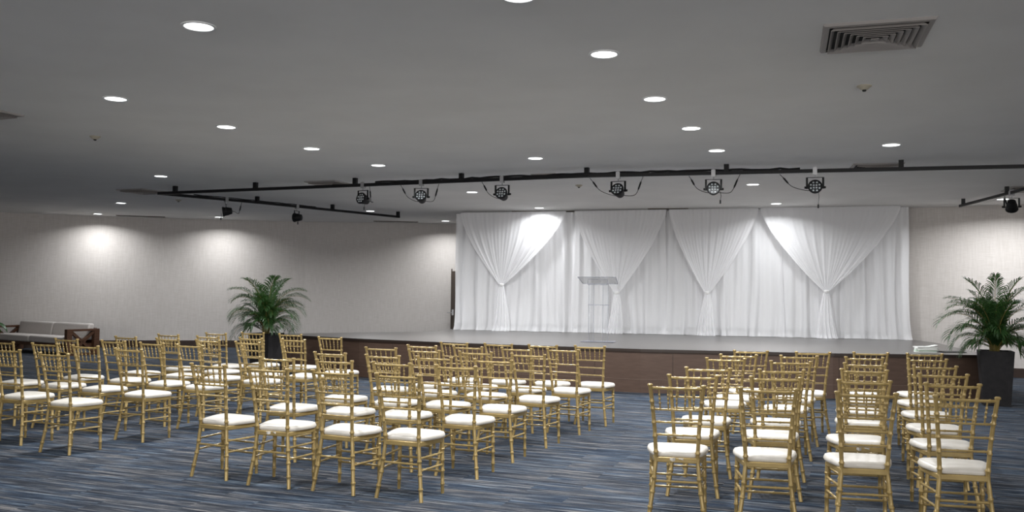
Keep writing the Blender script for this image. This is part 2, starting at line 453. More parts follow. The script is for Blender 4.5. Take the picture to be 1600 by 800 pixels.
panel('drape_panel', 0.0555, 0.2809, 'white floor-length drape behind the leftmost swag', 1.3)
panel('drape_panel', 0.2824, 0.4920, 'white floor-length drape behind the acrylic lectern', 2.9)
panel('drape_panel', 0.4934, 0.7425, 'white floor-length drape behind the swag right of the lectern', 4.4)
panel('drape_panel', 0.7438, 0.9996, 'white floor-length drape at the right end of the backdrop', 5.8, 1)

def swag(t0, t1, tk, zk, label, seed, tail=0.16, pl=1.4, pr=1.4, fold=10):
    root = thing('sheer_swag', label, 'curtain', (CL.x+CD.x*tk+CN.x*0.19, CL.y+CD.y*tk+CN.y*0.19, STAGE), CRZ, 'sheer swags across the stage backdrop')
    x0 = (t0-tk)*CLEN; x1 = (t1-tk)*CLEN; zk -= STAGE
    def body(s, v):
        # s across, v from the top (0) down to the knot (1)
        xt = x0 + (x1-x0)*s
        zt = ctop(t0+(t1-t0)*s) - STAGE + 0.01
        p = (pl if s < 0.5 else pr)
        e = abs(s-0.5)*2
        p = 1.1 + (p-1.1)*e + 0.9*(1-e)*0.6
        q = v**p
        kx = (s-0.5)*0.11
        x = xt*(1-q) + kx*q
        z = zt + (zk-zt)*v
        ed = 1 - 0.75*v
        pleat = sin(s*pi*2*fold + seed + 1.2*sin(s*7+seed)) * (0.004+0.012*min(1, v*1.2))*(0.6+0.5*sin(s*11+seed)) * (1-0.55*v)
        pleat += 0.007*sin(s*pi*2*fold*2.3+seed*2+v*2)*(0.4+v*0.4)*(1-0.6*v)
        hang = -0.05*sin(pi*min(1, v*1.0))*(1-0.5*e)
        roll = -0.03*(e**10)*min(1, v*4)*(1-v*0.6)
        x += 0.010*sin(s*40+v*9+seed)*v*(1-v)
        return (x, pleat + hang + roll + 0.04*(1-v)*0.8, z)
    MB().grid(body, 170, 40).build('swag_cloth', 'sheer_front', root)
    kn = MB(); kn.lathe([(0.015, zk-0.035), (0.044, zk-0.03), (0.055, zk-0.01), (0.053, zk+0.014), (0.03, zk+0.03)], 0, -0.01, 20)
    kn.build('tie', 'satin', root)
    def tl(s, v):
        w = 0.045 + (tail-0.045)*(v**0.75)
        a = (s-0.5)*2
        z = zk*(1-v) + 0.006*v
        y = -0.012 - 0.045*cos(a*pi/2)*(0.5+v) - 0.022*sin(a*13+seed)*(0.2+v) - 0.012*sin(a*29+seed)*v
        x = a*w + 0.03*sin(v*3+seed)*v
        if v > 0.93: y -= (v-0.93)*0.7
        return (x, y+0.0, z)
    MB().grid(tl, 60, 26).build('tail', 'sheer_front', root)
    return root
swag(0.0144, 0.2674, 0.1180, 1.69, 'leftmost white sheer swag, gathered low left of the lectern', 0.3, 0.2)
swag(0.2869, 0.4948, 0.3856, 1.546, 'white sheer swag gathered just right of the acrylic lectern', 1.7, 0.17, fold=9)
swag(0.5005, 0.6928, 0.5846, 1.568, 'white sheer swag, third from the left, narrow and gathered', 2.6, 0.19, fold=9)
swag(0.6969, 0.9808, 0.8322, 1.62, 'rightmost and widest white sheer swag of the backdrop', 3.9, 0.2, fold=11)

# black pipe frame that carries the drapes
fr = thing('curtain_frame', 'dark metal pipe frame standing behind the white drapes', 'curtain frame', (CL.x-CN.x*0.26, CL.y-CN.y*0.26, STAGE), CRZ)
for t in (0.0, 0.24, 0.48, 0.73, 0.985):
    mb = MB(); mb.tube([(CLEN*t, 0, 0.0), (CLEN*t, 0, ctop(t)-STAGE-0.03)], 0.02, 10)
    mb.lathe([(0.16, 0.0), (0.16, 0.008), (0.02, 0.012)], CLEN*t, 0, 20)
    mb.build('upright', 'black', fr)
MB().tube([(-0.02, 0, 3.15-STAGE), (CLEN*0.99, 0, 3.15+0.1-STAGE)], 0.018, 10).build('cross_rail', 'black', fr)

# ------------------------------------------------------------------ chairs
def spline(ctrl, n):
    """Catmull-Rom through ctrl points"""
    P = [Vector(c) for c in ctrl]; P = [2*P[0]-P[1]] + P + [2*P[-1]-P[-2]]
    out = []; m_ = len(P)-3
    for i in range(m_):
        for k in range(n):
            t = k/n; a, b, c, d = P[i:i+4]
            out.append(0.5*((2*b) + (c-a)*t + (2*a-5*b+4*c-d)*t*t + (3*b-a-3*c+d)*t**3))
    out.append(P[-2]); return out
def bamboo(path, r, nodes=(), r_end=None, seg=10, bump=1.3, w=0.006):
    """a turned stick along a polyline with ring nodes at given fractions"""
    L = [0.0]
    for a, b in zip(path, path[1:]): L.append(L[-1]+(b-a).length)
    T = L[-1]; r_end = r_end or r
    def at(s):
        s = min(max(s, 0), T)
        for i in range(len(L)-1):
            if s <= L[i+1]+1e-9:
                t = (s-L[i])/max(L[i+1]-L[i], 1e-9); return path[i].lerp(path[i+1], t)
        return path[-1]
    st = [(s, 1.0) for s in L]
    for f in nodes:
        c = f*T
        st = [q for q in st if abs(q[0]-c) > w*1.7]
        st += [(c-w*1.5, 1.0), (c-w*0.6, bump), (c+w*0.6, bump), (c+w*1.5, 1.0)]
    st = sorted(q for q in st if -1e-6 <= q[0] <= T+1e-6)
    return [at(s) for s, _ in st], [(r+(r_end-r)*s/T)*k for s, k in st]
def px_(z): # half-distance between the back posts at height z
    K = [(0, .186), (.22, .156), (.42, .1375), (.6, .146), (.75, .159), (.915, .176)]
    for (a, u), (b, v) in zip(K, K[1:]):
        if z <= b: return u+(v-u)*(z-a)/(b-a)
    return K[-1][1]
def py_(z):
    K = [(0, .040), (.22, .069), (.42, .080), (.6, .059), (.75, .035), (.915, .0)]
    for (a, u), (b, v) in zip(K, K[1:]):
        if z <= b: return u+(v-u)*(z-a)/(b-a)
    return K[-1][1]

def make_chair():
    t = thing('chiavari_chair', 'x', 'chair')
    ZS = (0, .1, .22, .34, .42, .52, .6, .68, .75, .83, .915)
    for sx in (-1, 1):
        path = spline([(sx*px_(z), py_(z), z) for z in ZS], 3)
        nodes = [z/.915 for z in (.09, .19, .285, .455, .562, .655, .75, .8)]
        p, r = bamboo(path, 0.0145, nodes, 0.0130)
        mb = MB(); mb.tube(p, r, 10)
        e = path[-1]
        mb.lathe([(0.0165, e.z-0.010), (0.0185, e.z-0.006), (0.0185, e.z+0.002), (0.012, e.z+0.007)], e.x, e.y, 12)
        mb.build('back_leg', 'gold', t)
        path = [Vector((sx*.187, .383, 0)), Vector((sx*.184, .381, .2)), Vector((sx*.180, .378, .405))]
        p, r = bamboo(path, 0.0125, (.18, .42, .62, .82), 0.0155)
        MB().tube(p, r, 10).build('front_leg', 'gold', t)
    # seat frame
    mb = MB()
    o = [(-.150, .068), (.150, .068), (.172, .20), (.196, .33), (.190, .395), (-.190, .395), (-.196, .33), (-.172, .20)]
    mb.prism(o, .388, .424)
    mb.build('seat_frame', 'gold', t, bevel=0.006)
    # rails of the back
    def rail(z, r, name, bow=0.010):
        pts = []
        for k in range(9):
            a = -1+2*k/8
            pts.append(Vector((a*px_(z), py_(z) - bow*(1-a*a), z)))
        p, rr = bamboo(pts, r, (.12, .36, .64, .88), seg=8, bump=1.25)
        MB().tube(p, rr, 8).build(name, 'gold', t)
    rail(.893, .0095, 'top_rail')
    for z in (.748, .662, .576): rail(z, .0072, 'back_rail')
    for k in range(5):
        a = -0.68+0.34*k
        p0 = Vector((a*px_(.748), py_(.748)-.010*(1-a*a), .750)); p1 = Vector((a*px_(.893), py_(.893)-.010*(1-a*a), .890))
        pth = [p0.lerp(p1, i/6) for i in range(7)]
        p, rr = bamboo(pth, .0050, (.3, .5, .7), seg=6, bump=1.7, w=.005)
        MB().tube(p, rr, 8).build('spindle', 'gold', t)
    # stretchers
    def stick(a, b):
        a = Vector(a); b = Vector(b)
        p, rr = bamboo([a.lerp(b, i/4) for i in range(5)], .0082, (.07, .33, .67, .93), seg=8, bump=1.25)
        MB().tube(p, rr, 8).build('stretcher', 'gold', t)
    for sx in (-1, 1):
        for z in (.305, .217):
            stick((sx*px_(z), py_(z), z), (sx*.185, .381, z))
    stick((-px_(.262), py_(.262), .262), (px_(.262), py_(.262), .262))
    for z in (.25, .165): stick((-.185, .381, z), (.185, .381, z))
    # cushion
    half = [(.0, .082), (.085, .080), (.130, .088), (.158, .112), (.178, .16), (.196, .23), (.210, .30), (.211, .35), (.200, .388), (.170, .408), (.09, .418), (.0, .42)]
    sm_ = spline([(x, y, 0) for x, y in half], 3)
    outl = [(p.x, p.y) for p in sm_]; outl = outl + [(-x, y) for x, y in reversed(outl[1:-1])]
    mb = MB(); n = len(outl); cy = .25
    prof = [(.90, .4235), (.975, .426), (1.0, .436), (.995, .448), (.96, .457), (.89, .463), (.76, .467), (.5, .470), (.2, .4715)]
    for sc_, z in prof:
        for (x, y) in outl:
            zz = z + (0.006*((y-.08)/.34) if z > .45 else 0)
            mb.v.append((x*sc_, cy+(y-cy)*sc_, zz))
    for i in range(len(prof)-1):
        for j in range(n):
            A = i*n+j; B = i*n+(j+1) % n; mb.f.append((A, B, B+n, A+n))
    mb.f.append(tuple(reversed(range(n)))); mb.f.append(tuple(range((len(prof)-1)*n, len(prof)*n)))
    c = mb.build('cushion', 'white_vinyl', t)
    c['label'] = 'white padded seat cushion'
    return t

def copy_tree(o, parent=None):
    c = o.copy(); C.objects.link(c)
    if parent: c.parent = parent
    for ch in [x for x in children_of(o)]: copy_tree(ch, c)
    return c
_kids = {}
def children_of(o): return _kids.get(o.name, [])
def remember(root):
    objs = list(C.objects)
    for q in objs:
        if q.parent: _kids.setdefault(q.parent.name, [])
    for q in objs:
        if q.parent and q not in _kids[q.parent.name]: _kids[q.parent.name].append(q)

CHAIR_SPOTS = {
    'left': [
        [(-5.35, 8.62, -23), (-4.86, 8.67, -23), (-4.17, 8.21, -23)],
        [(-5.59, 9.87, -23), (-4.99, 9.62, -21), (-4.42, 9.34, -23), (-3.80, 8.93, -24)],
        [(-5.21, 10.53, -23), (-4.54, 10.26, -23), (-3.98, 9.96, -26), (-3.46, 9.68, -25)],
        [(-4.79, 11.17, -26), (-4.16, 10.88, -25), (-3.59, 10.64, -24), (-3.03, 10.33, -27)],
        [(-4.52, 11.85, -25), (-3.88, 11.50, -24), (-3.25, 11.23, -25), (-2.67, 11.03, -27)],
        [(-4.06, 12.36, -25), (-3.62, 12.59, -19), (-3.02, 12.29, -21), (-2.34, 11.61, -24)],
    ],
    'middle': [
        [(-2.43, 7.22, -26), (-1.87, 6.93, -20), (-1.34, 6.75, -25), (-0.82, 6.55, -22)],
        [(-2.08, 8.00, -21), (-1.53, 7.80, -21), (-1.01, 7.63, -22), (-0.45, 7.37, -21)],
        [(-1.76, 8.75, -23), (-1.21, 8.48, -22), (-0.71, 8.34, -23), (-0.16, 8.09, -19)],
        [(-1.39, 9.61, -18), (-0.90, 9.31, -23), (-0.36, 9.12, -22), (0.17, 8.88, -24)],
        [(-1.00, 10.09, -22), (-0.48, 9.99, -24), (0.06, 9.80, -25), (0.56, 9.72, -23)],
        [(-0.68, 10.72, -24), (-0.15, 10.61, -24), (0.37, 10.45, -25), (0.91, 10.37, -21)],
    ],
    'right': [
        [(1.11, 6.01, -12), (1.68, 5.87, -12), (2.25, 5.69, -11), (2.80, 5.53, -13)],
        [(1.37, 6.76, -11), (1.97, 6.69, -10), (2.56, 6.51, -10), (3.12, 6.35, -11)],
        [(1.64, 7.47, -10), (2.22, 7.37, -8), (2.94, 7.48, -16), (3.44, 7.15, -12)],
        [(2.06, 8.62, -12), (2.59, 8.32, -10), (3.22, 8.17, -12), (3.77, 7.99, -11)],
        [(2.32, 9.16, -10), (2.92, 9.11, -10), (3.54, 9.00, -10), (4.12, 8.89, -11)],
        [(2.63, 9.85, -8), (3.27, 9.73, -6), (3.92, 9.79, -8), (4.47, 9.71, -10)],
    ],
}

chair0 = make_chair(); remember(chair0)
ROWN = {'left': ['nearest row', 'second row from the viewer', 'third row from the viewer', 'fourth row from the viewer', 'fifth row from the viewer', 'farthest row'],
        'middle': ['nearest row', 'second row from the viewer', 'third row from the viewer', 'fourth row from the viewer', 'fifth row from the viewer', 'farthest row'],
        'right': ['nearest row', 'second row from the viewer', 'third row from the viewer', 'fourth row from the viewer', 'fifth row from the viewer', 'row nearest the stage']}
tie_at = {('right', 0, 0), ('right', 1, 2), ('middle', 2, 0), ('middle', 0, 1)}
first = True
for blk, rows in CHAIR_SPOTS.items():
    for ri, row in enumerate(rows):
        for ci, (x, y, a) in enumerate(row):
            if first: c = chair0; first = False
            else: c = copy_tree(chair0)
            c.location = (x, y, 0); c.rotation_euler = (0, 0, radians(a))
            n = len(row)
            pos = ['leftmost', 'second from left', 'third from left', 'rightmost'][ci] if n == 4 else ['leftmost', 'middle one', 'rightmost'][ci]
            c['label'] = 'gold white-seated chair, %s block, %s, %s' % (blk, ROWN[blk][ri], pos)
            c['group'] = 'gold chairs with white seats'
            if (blk, ri, ci) in tie_at:
                mb = MB()
                mb.grid(lambda s, v: (-0.045+0.09*s, 0.064-0.010*sin(s*9), 0.424-0.016*v-0.008*sin(s*pi*2)*v), 10, 3)
                k = mb.build('cushion_strap', 'white_vinyl', c); k['label'] = 'loose white strap end'

# ------------------------------------------------------------------ ceiling downlights
LAMPS = [(-2.19, 6.14, 'round downlight in the ceiling, nearest the camera on the left'),
 (0.02, 5.43, 'round downlight half cut by the top edge of the photo'),
 (-3.83, 8.55, 'leftmost of the two large downlights left of centre'),
 (-3.22, 9.98, 'downlight right behind the leftmost large one, upper left ceiling'),
 (-2.59, 11.45, 'third downlight of the left diagonal line of lamps'),
 (-1.95, 12.9, 'fourth downlight of the left diagonal line, just before the lighting rail'),
 (-5.71, 14.47, 'downlight just before the left end of the lighting rail'),
 (-8.4, 19.16, 'small downlight left of the lighting rail, farther from the wall'),
 (-10.24, 22.07, 'small downlight close to the long wall, farthest left'),
 (-7.42, 22.6, 'small downlight by the long wall behind the leftmost stage light'),
 (-3.24, 20.35, 'small downlight beside the far end of the side rail'),
 (-0.74, 16.24, 'small downlight behind the rail, above the curtain left half'),
 (-1.72, 22.95, 'small downlight beside the door at the left curtain edge'),
 (0.57, 19.12, 'small downlight close above the leftmost curtain swag'),
 (0.68, 6.73, 'large downlight near the top centre of the ceiling'),
 (1.31, 8.27, 'second downlight of the right diagonal line of lamps'),
 (1.94, 9.72, 'third downlight of the right diagonal line of lamps'),
 (2.56, 11.21, 'fourth downlight of the right diagonal line, just before the rail'),
 (3.93, 14.61, 'small downlight behind the rail, right of the centre stage light'),
 (5.2, 17.63, 'small downlight close above the rightmost curtain swag'),
 (0.3, 12.04, 'downlight alone at the centre, before the lighting rail'),
 (4.51, 10.63, 'downlight alone at right, before the lighting rail'),
 (8.97, 16.34, 'small downlight by the right wall, behind the rail end')]
def lamp(x, y, label, power=1.0, spread=158):
    t = thing('downlight', label, 'ceiling light', (x, y, CEIL), 0, 'round ceiling downlights')
    mb = MB()
    n = 32; ro, ri = 0.118, 0.096
    prof = [(ro, 0.0), (ro, -0.005), (ro-0.008, -0.009), (ri+0.004, -0.009), (ri, -0.004)]
    for r, z in prof:
        for j in range(n): mb.v.append((r*cos(2*pi*j/n), r*sin(2*pi*j/n), z))
    for i in range(len(prof)-1):
        for j in range(n):
            A = i*n+j; B = i*n+(j+1) % n; mb.f.append((A, B, B+n, A+n))
    mb.build('trim_ring', 'trim_white', t)
    mb = MB(); mb.lathe([(0.097, -0.004), (0.0, -0.0045)], 0, 0, 32); mb.f = mb.f[:-2]
    mb.build('diffuser', 'lamp_glow', t)
    ld = bpy.data.lights.new('downlight_lamp', 'AREA'); ld.shape = 'DISK'; ld.size = 0.17
    ld.energy = LAMP_W*power; ld.color = LAMP_COL; ld.spread = radians(spread)
    lo = bpy.data.objects.new('downlight_lamp', ld); C.objects.link(lo)
    lo.location = (0, 0, -0.014); lo.parent = t
for x, y, l in LAMPS:
    near_wall = (x, y) in ((-10.24, 22.07), (-7.42, 22.6), (-1.72, 22.95), (0.57, 19.12), (5.2, 17.63))
    lamp(x, y, l, *((0.38, 150) if y < 20 else (0.55, 150)) if near_wall else (3.4, 168) if (x, y) in ((-0.74, 16.24), (3.93, 14.61)) else (1.1, 158))

# ------------------------------------------------------------------ square air diffusers
def diffuser(x, y, s, rz, label, rings=6):
    t = thing('air_diffuser', label, 'air vent', (x, y, CEIL), radians(rz), 'square ceiling air vents')
    h = s/2
    mb = MB()
    def ring(mb, a0, z0, a1, z1, th=0.003):
        for k in range(4):
            c, q = [(1, 0), (0, 1), (-1, 0), (0, -1)][k]
            R = lambda u, v: (u*c - v*q, u*q + v*c)
            p = [R(-a0, -a0), R(a0, -a0), R(a1, -a1), R(-a1, -a1)]
            mb.hexa([(p[0][0], p[0][1], z0-th), (p[1][0], p[1][1], z0-th), (p[2][0], p[2][1], z1-th), (p[3][0], p[3][1], z1-th)],
                    [(p[0][0], p[0][1], z0), (p[1][0], p[1][1], z0), (p[2][0], p[2][1], z1), (p[3][0], p[3][1], z1)])
    ring(mb, h, 0.0, h-0.010, -0.014); ring(mb, h-0.010, -0.014, h-0.042, -0.018)
    mb.build('frame', 'vent', t, smooth=False)
    MB().box(-h+0.03, -h+0.03, -0.004, h-0.03, h-0.03, -0.001).build('backing', 'vent_dark', t, smooth=False)
    w = (h-0.045)/(rings+1)
    for k in range(rings):
        a = h-0.05-w*k
        mb = MB(); ring(mb, a, -0.036, a-w*0.62, -0.010, 0.002)
        mb.build('louver', 'vent', t, smooth=False)
    MB().box(-w*0.6, -w*0.6, -0.036, w*0.6, w*0.6, -0.030).build('centre_plate', 'vent', t, smooth=False)
diffuser(2.50, 6.155, 0.70, -17, 'large square louvred air vent at the upper right of the ceiling')
diffuser(-5.62, 9.27, 0.66, -22, 'square air vent cut by the left edge of the photo')
diffuser(-6.92, 16.70, 0.66, -25, 'dark square air vent beyond the left end of the rail')
diffuser(-3.10, 15.12, 0.62, -23, 'square air vent behind the rail, left of the first stage light')
diffuser(0.53, 13.78, 0.40, -23, 'small square air vent just behind the rail at the centre')
diffuser(5.05, 12.42, 0.66, -14, 'square air vent behind the rail at the right, slats visible')
diffuser(8.50, 14.72, 0.66, -14, 'square air vent at the right edge above the side rail')

def slot(x0, y0, x1, y1, w, label):
    p = Vector((x0, y0)); q = Vector((x1, y1)); L = (q-p).length; a = math.atan2(q.y-p.y, q.x-p.x)
    t = thing('slot_vent', label, 'air vent', ((x0+x1)/2, (y0+y1)/2, CEIL), a, 'long narrow ceiling slot vents')
    MB().box(-L/2, -w/2, -0.012, L/2, w/2, 0).build('frame', 'slot', t, smooth=False, bevel=0.003)
    mb = MB()
    for k in (-1, 0, 1): mb.box(-L/2+0.03, k*w*0.28-0.008, -0.014, L/2-0.03, k*w*0.28+0.008, -0.0115)
    mb.build('slot_gap', 'vent_dark', t, smooth=False)
slot(-3.62, 23.28, -2.47, 23.42, 0.16, 'narrow brown slot vent at the ceiling edge near the door')
slot(-9.95, 22.45, -8.85, 22.78, 0.16, 'narrow slot vent at the ceiling edge of the long wall')
slot(-0.01, 20.05, 1.91, 19.72, 0.14, 'narrow slot vent above the left half of the drapes')
slot(2.88, 19.03, 3.71, 18.86, 0.14, 'narrow slot vent above the middle of the drapes')

def sensor(x, y, label):
    t = thing('smoke_detector', label, 'smoke detector', (x, y, CEIL), 0, 'cream smoke detectors')
    mb = MB(); mb.lathe([(0.062, 0.0), (0.062, -0.008), (0.052, -0.014), (0.028, -0.034), (0.02, -0.036)], 0, 0, 24); mb.build('housing', 'sensor', t)
    mb = MB(); mb.lathe([(0.017, -0.034), (0.017, -0.046), (0.012, -0.05)], 0, 0, 16); mb.build('sensor_tip', 'vent_dark', t)
sensor(3.02, 7.66, 'cream smoke detector below the large square vent')
sensor(-5.04, 10.73, 'cream smoke detector at the left of the ceiling')
sensor(1.11, 14.99, 'small cream smoke detector behind the rail, at the centre')
sensor(-6.85, 18.31, 'small cream smoke detector near the left end of the rail')

# ------------------------------------------------------------------ lighting rail
PZ = 3.22
rail_pts = {'front': [(-6.36, 16.02), (1.09, 12.90), (7.62, 11.18)], 'left': [(-6.36, 16.02), (-4.98, 17.50), (-2.59, 20.49)], 'right': [(7.62, 11.18), (8.28, 16.53)]}
LR = (1.09, 12.90)
truss = thing('lighting_rail', 'black square-tube lighting rail hung below the ceiling', 'lighting rail', (LR[0], LR[1], CEIL))
for nm, pts in rail_pts.items():
    mb = MB()
    for a, b in zip(pts, pts[1:]):
        mb.bar((a[0]-LR[0], a[1]-LR[1], PZ-CEIL), (b[0]-LR[0], b[1]-LR[1], PZ-CEIL), 0.045, 0.05)
    mb.build('rail_tube', 'black', truss, smooth=False, bevel=0.004)
def on(path, x=None, f=None):
    for a, b in zip(path, path[1:]):
        if min(a[0], b[0])-1e-6 <= x <= max(a[0], b[0])+1e-6:
            t = (x-a[0])/(b[0]-a[0]); return a[0]+(b[0]-a[0])*t, a[1]+(b[1]-a[1])*t
for key, xs in (('front', (-6.0, -4.38, -2.55, -0.79, 1.07, 2.97, 5.15, 7.2)), ('left', (-5.0, -3.82, -2.62)), ('right', (8.26, 8.03))):
    for x in xs:
        if key == 'front' and x == 7.2: continue
        px, py = on(rail_pts[key], x)
        MB().box(-0.032, -0.032, PZ-CEIL+0.02, 0.032, 0.032, 0, radians(-23), px-LR[0], py-LR[1]).build('hanger', 'black', truss, smooth=False)
# black cable taped along the tube
def cable_on(path, x0, x1, seed):
    rnd = random.Random(seed); pts = []; n = int(abs(x1-x0)/0.12)
    for i in range(n+1):
        x = x0+(x1-x0)*i/n; p = on(path, x)
        pts.append((p[0]-LR[0]+rnd.uniform(-.01, .01), p[1]-LR[1]-0.01, PZ-CEIL+0.032+rnd.uniform(-.006, .012)))
    return pts
mb = MB(); mb.tube(cable_on(rail_pts['front'], -2.2, 3.9, 5), 0.016, 6); mb.build('cable', 'black_matte', truss)
mb = MB(); mb.tube(cable_on(rail_pts['left'], -5.9, -4.1, 6), 0.010, 6); mb.build('cable', 'black_matte', truss)

def par_can(x, y, yaw, pitch, label, lit=True, cables=((-1, 0.3), (1, 0.28)), drop=None, size=1.0, rail_rz=-20, hang=None):
    """LED par can: yaw = heading of its face (deg, 0 = +x), pitch up"""
    t = thing('stage_light', label, 'stage light', (x, y, PZ), 0, 'black stage lights on the ceiling rail')
    rr = radians(rail_rz)
    mb = MB()
    mb.box(-0.028, -0.034, -0.052, 0.028, 0.034, -0.027, rr); mb.box(-0.028, -0.036, -0.05, 0.028, -0.0245, 0.045, rr)
    mb.box(-0.028, 0.0245, -0.05, 0.028, 0.036, 0.03, rr); mb.box(-0.012, -0.03, 0.03, 0.012, 0.03, 0.052, rr)
    mb.tube([(0, 0, -0.085), (0, 0, -0.05)], 0.010, 8)
    mb.build('clamp', 'steel', t)
    F = Vector((cos(radians(yaw))*cos(radians(pitch)), sin(radians(yaw))*cos(radians(pitch)), sin(radians(pitch))))
    side = Vector((-sin(radians(yaw)), cos(radians(yaw)), 0))
    c = Vector((0, 0, -0.225)); yk = 0.104
    mb = MB()
    mb.bar(c+side*(-yk)+Vector((0, 0, 0.135)), c+side*yk+Vector((0, 0, 0.135)), 0.03, 0.007)
    for s in (-1, 1): mb.bar(c+side*(s*yk)+Vector((0, 0, 0.138)), c+side*(s*yk)+Vector((0, 0, -0.018)), 0.007, 0.028, side)
    mb.build('yoke', 'black', t, smooth=False)
    for s in (-1, 1):
        mb = MB(); mb.tube([c+side*(s*0.082), c+side*(s*0.126)], 0.006, 8); mb.tube([c+side*(s*0.114), c+side*(s*0.138)], 0.016, 8)
        mb.build('tilt_knob', 'black_matte', t)
    z = F; xx = side; yy = z.cross(xx)
    R = Matrix(((xx.x, yy.x, z.x, c.x), (xx.y, yy.y, z.y, c.y), (xx.z, yy.z, z.z, c.z), (0, 0, 0, 1)))
    body = MB(); body.lathe([(0.0387, -0.115), (0.0602, -0.105), (0.0671, -0.07), (0.0791, -0.03), (0.0843, 0.03), (0.0929, 0.032), (0.0955, 0.05), (0.0894, 0.062), (0.0834, 0.062), (0.0817, 0.052), (0.0774, 0.052)], 0, 0, 28, R)
    body.build('housing', 'black_matte', t)
    mb = MB(); mb.lathe([(0.0765, 0.050), (0.0765, 0.0525), (0.0, 0.0527)], 0, 0, 24, R); mb.build('lens_plate', 'lens_ring', t)
    n = 0
    for k, (rad, cnt) in enumerate(((0.025, 4), (0.060, 8))):
        for i in range(cnt):
            a = 2*pi*(i+0.5)/cnt; mb = MB()
            mb.lathe([(0.0125, 0.052), (0.0125, 0.056), (0.008, 0.0605), (0.002, 0.062)], rad*cos(a), rad*sin(a), 10, R)
            mb.build('led_lens', 'lens', t)
    back = c - F*0.10
    for s, L in cables:
        # loop from the housing back up to the rail, with an inline plug
        ex = Vector((cos(rr)*s*L, sin(rr)*s*L, -0.03))
        p1 = back+Vector((cos(rr)*s*0.10, 0, -0.02)); mid = ex.lerp(p1, 0.45)+Vector((0, 0, -0.10-0.03*s))
        pts = spline([back, p1, mid, ex.lerp(mid, 0.35), ex], 5)
        mb = MB(); mb.tube(pts, 0.0045, 6)
        a = pts[12]; b_ = pts[16]; mb.tube([a, a.lerp(b_, .2), a.lerp(b_, .8), b_], [0.006, 0.012, 0.012, 0.006], 8)
        mb.build('power_cable', 'black_matte', t)
    if drop:
        dx, L = drop
        mb = MB(); q = c+Vector((dx, 0.02, -0.03)); mb.tube([q, q+Vector((0.01, 0, -L*.5)), q+Vector((0, 0, -L))], 0.004, 6)
        mb.tube([q+Vector((0, 0, -L)), q+Vector((0, 0, -L-0.05))], 0.011, 8); mb.build('loose_plug', 'black_matte', t)
    return t
FP = rail_pts['front']
for x, yaw, pit, lab, kw in (
    (-2.41, -125, 12, 'black stage light with dark lenses, first from left on front rail', dict(cables=((1, .12),), drop=(0.02, .1))),
    (-1.43, -95, 24, 'black stage light, second from left on front rail, bright lens dots', dict(cables=((-1, .36), (1, .30)))),
    (-0.16, -108, 20, 'black stage light, third on front rail, above the leftmost swag', dict(cables=((-1, .33),))),
    (1.51, -118, 24, 'black stage light hanging above and right of the acrylic lectern', dict(cables=((-1, .42), (1, .36)))),
    (2.80, -102, 10, 'black stage light, fifth on front rail, facing the viewer squarely', dict(cables=((-1, .34), (1, .36)), drop=(0.1, .12))),
    (4.10, -107, 8, 'black stage light, rightmost on the front rail, with dangling plug', dict(cables=((-1, .46),), drop=(0.05, .2)))):
    p = on(FP, x); par_can(p[0], p[1], yaw, pit, lab, **kw)
p = on(rail_pts['left'], -5.45); par_can(p[0], p[1], -165, -8, 'black stage light on the side rail, seen side-on at far left', cables=((1, .32),), drop=(-0.1, .08), rail_rz=45)
p = on(rail_pts['left'], -4.40); par_can(p[0], p[1], 168, 0, 'black stage light on the side rail, second from its corner', cables=(), drop=(0.02, .06), rail_rz=50)
par_can(8.02, 14.35, 60, -50, 'black stage light on the right side rail, tilted down', cables=((1, .25),), rail_rz=85)

# ------------------------------------------------------------------ acrylic lectern
lec = thing('acrylic_lectern', 'clear acrylic lectern standing on the stage before the white drapes', 'lectern', (1.52, 15.68, STAGE), radians(-14))
MB().box(-0.29, -0.17, 0, 0.29, 0.17, 0.018).build('base', 'acrylic_edge', lec, bevel=0.006)
for sx in (-1, 1):
    MB().box(sx*0.125-0.045, -0.005, 0.018, sx*0.125+0.045, 0.007, 1.02).build('side_panel', 'acrylic', lec, bevel=0.003)
    mb = MB()
    for q in (-0.045, 0.045): mb.box(sx*0.125+q-0.004, -0.008, 0.018, sx*0.125+q+0.004, 0.010, 1.02)
    mb.build('panel_edge', 'acrylic_edge', lec, smooth=False)
MB().box(-0.17, -0.10, 0.64, 0.17, 0.13, 0.652).build('shelf', 'acrylic_edge', lec, bevel=0.003)
mb = MB()      # sloping reading desk, high edge towards the audience
mb.hexa([(-0.33, -0.22, 1.125), (0.33, -0.22, 1.125), (0.31, 0.22, 1.015), (-0.31, 0.22, 1.015)],
        [(-0.33, -0.22, 1.133), (0.33, -0.22, 1.133), (0.31, 0.22, 1.023), (-0.31, 0.22, 1.023)])
mb.build('reading_desk', 'acrylic', lec, smooth=False)
mb = MB()
Q = [(-0.33, -0.22, 1.129), (0.33, -0.22, 1.129), (0.31, 0.22, 1.019), (-0.31, 0.22, 1.019)]
for i in range(4): mb.bar(Q[i], Q[(i+1) % 4], 0.012, 0.012)
mb.build('desk_edge', 'acrylic_edge', lec, smooth=False)
mb = MB(); Q = [(-0.17, -0.12, 1.085), (0.17, -0.12, 1.085), (0.17, -0.12, 1.00), (-0.17, -0.12, 1.00)]
for i in range(4): mb.bar(Q[i], Q[(i+1) % 4], 0.012, 0.012, (0, 1, 0))
mb.build('storage_lip', 'acrylic_edge', lec, smooth=False)
MB().box(-0.17, -0.12, 1.0, 0.17, 0.08, 1.008).build('under_shelf', 'acrylic', lec, smooth=False)

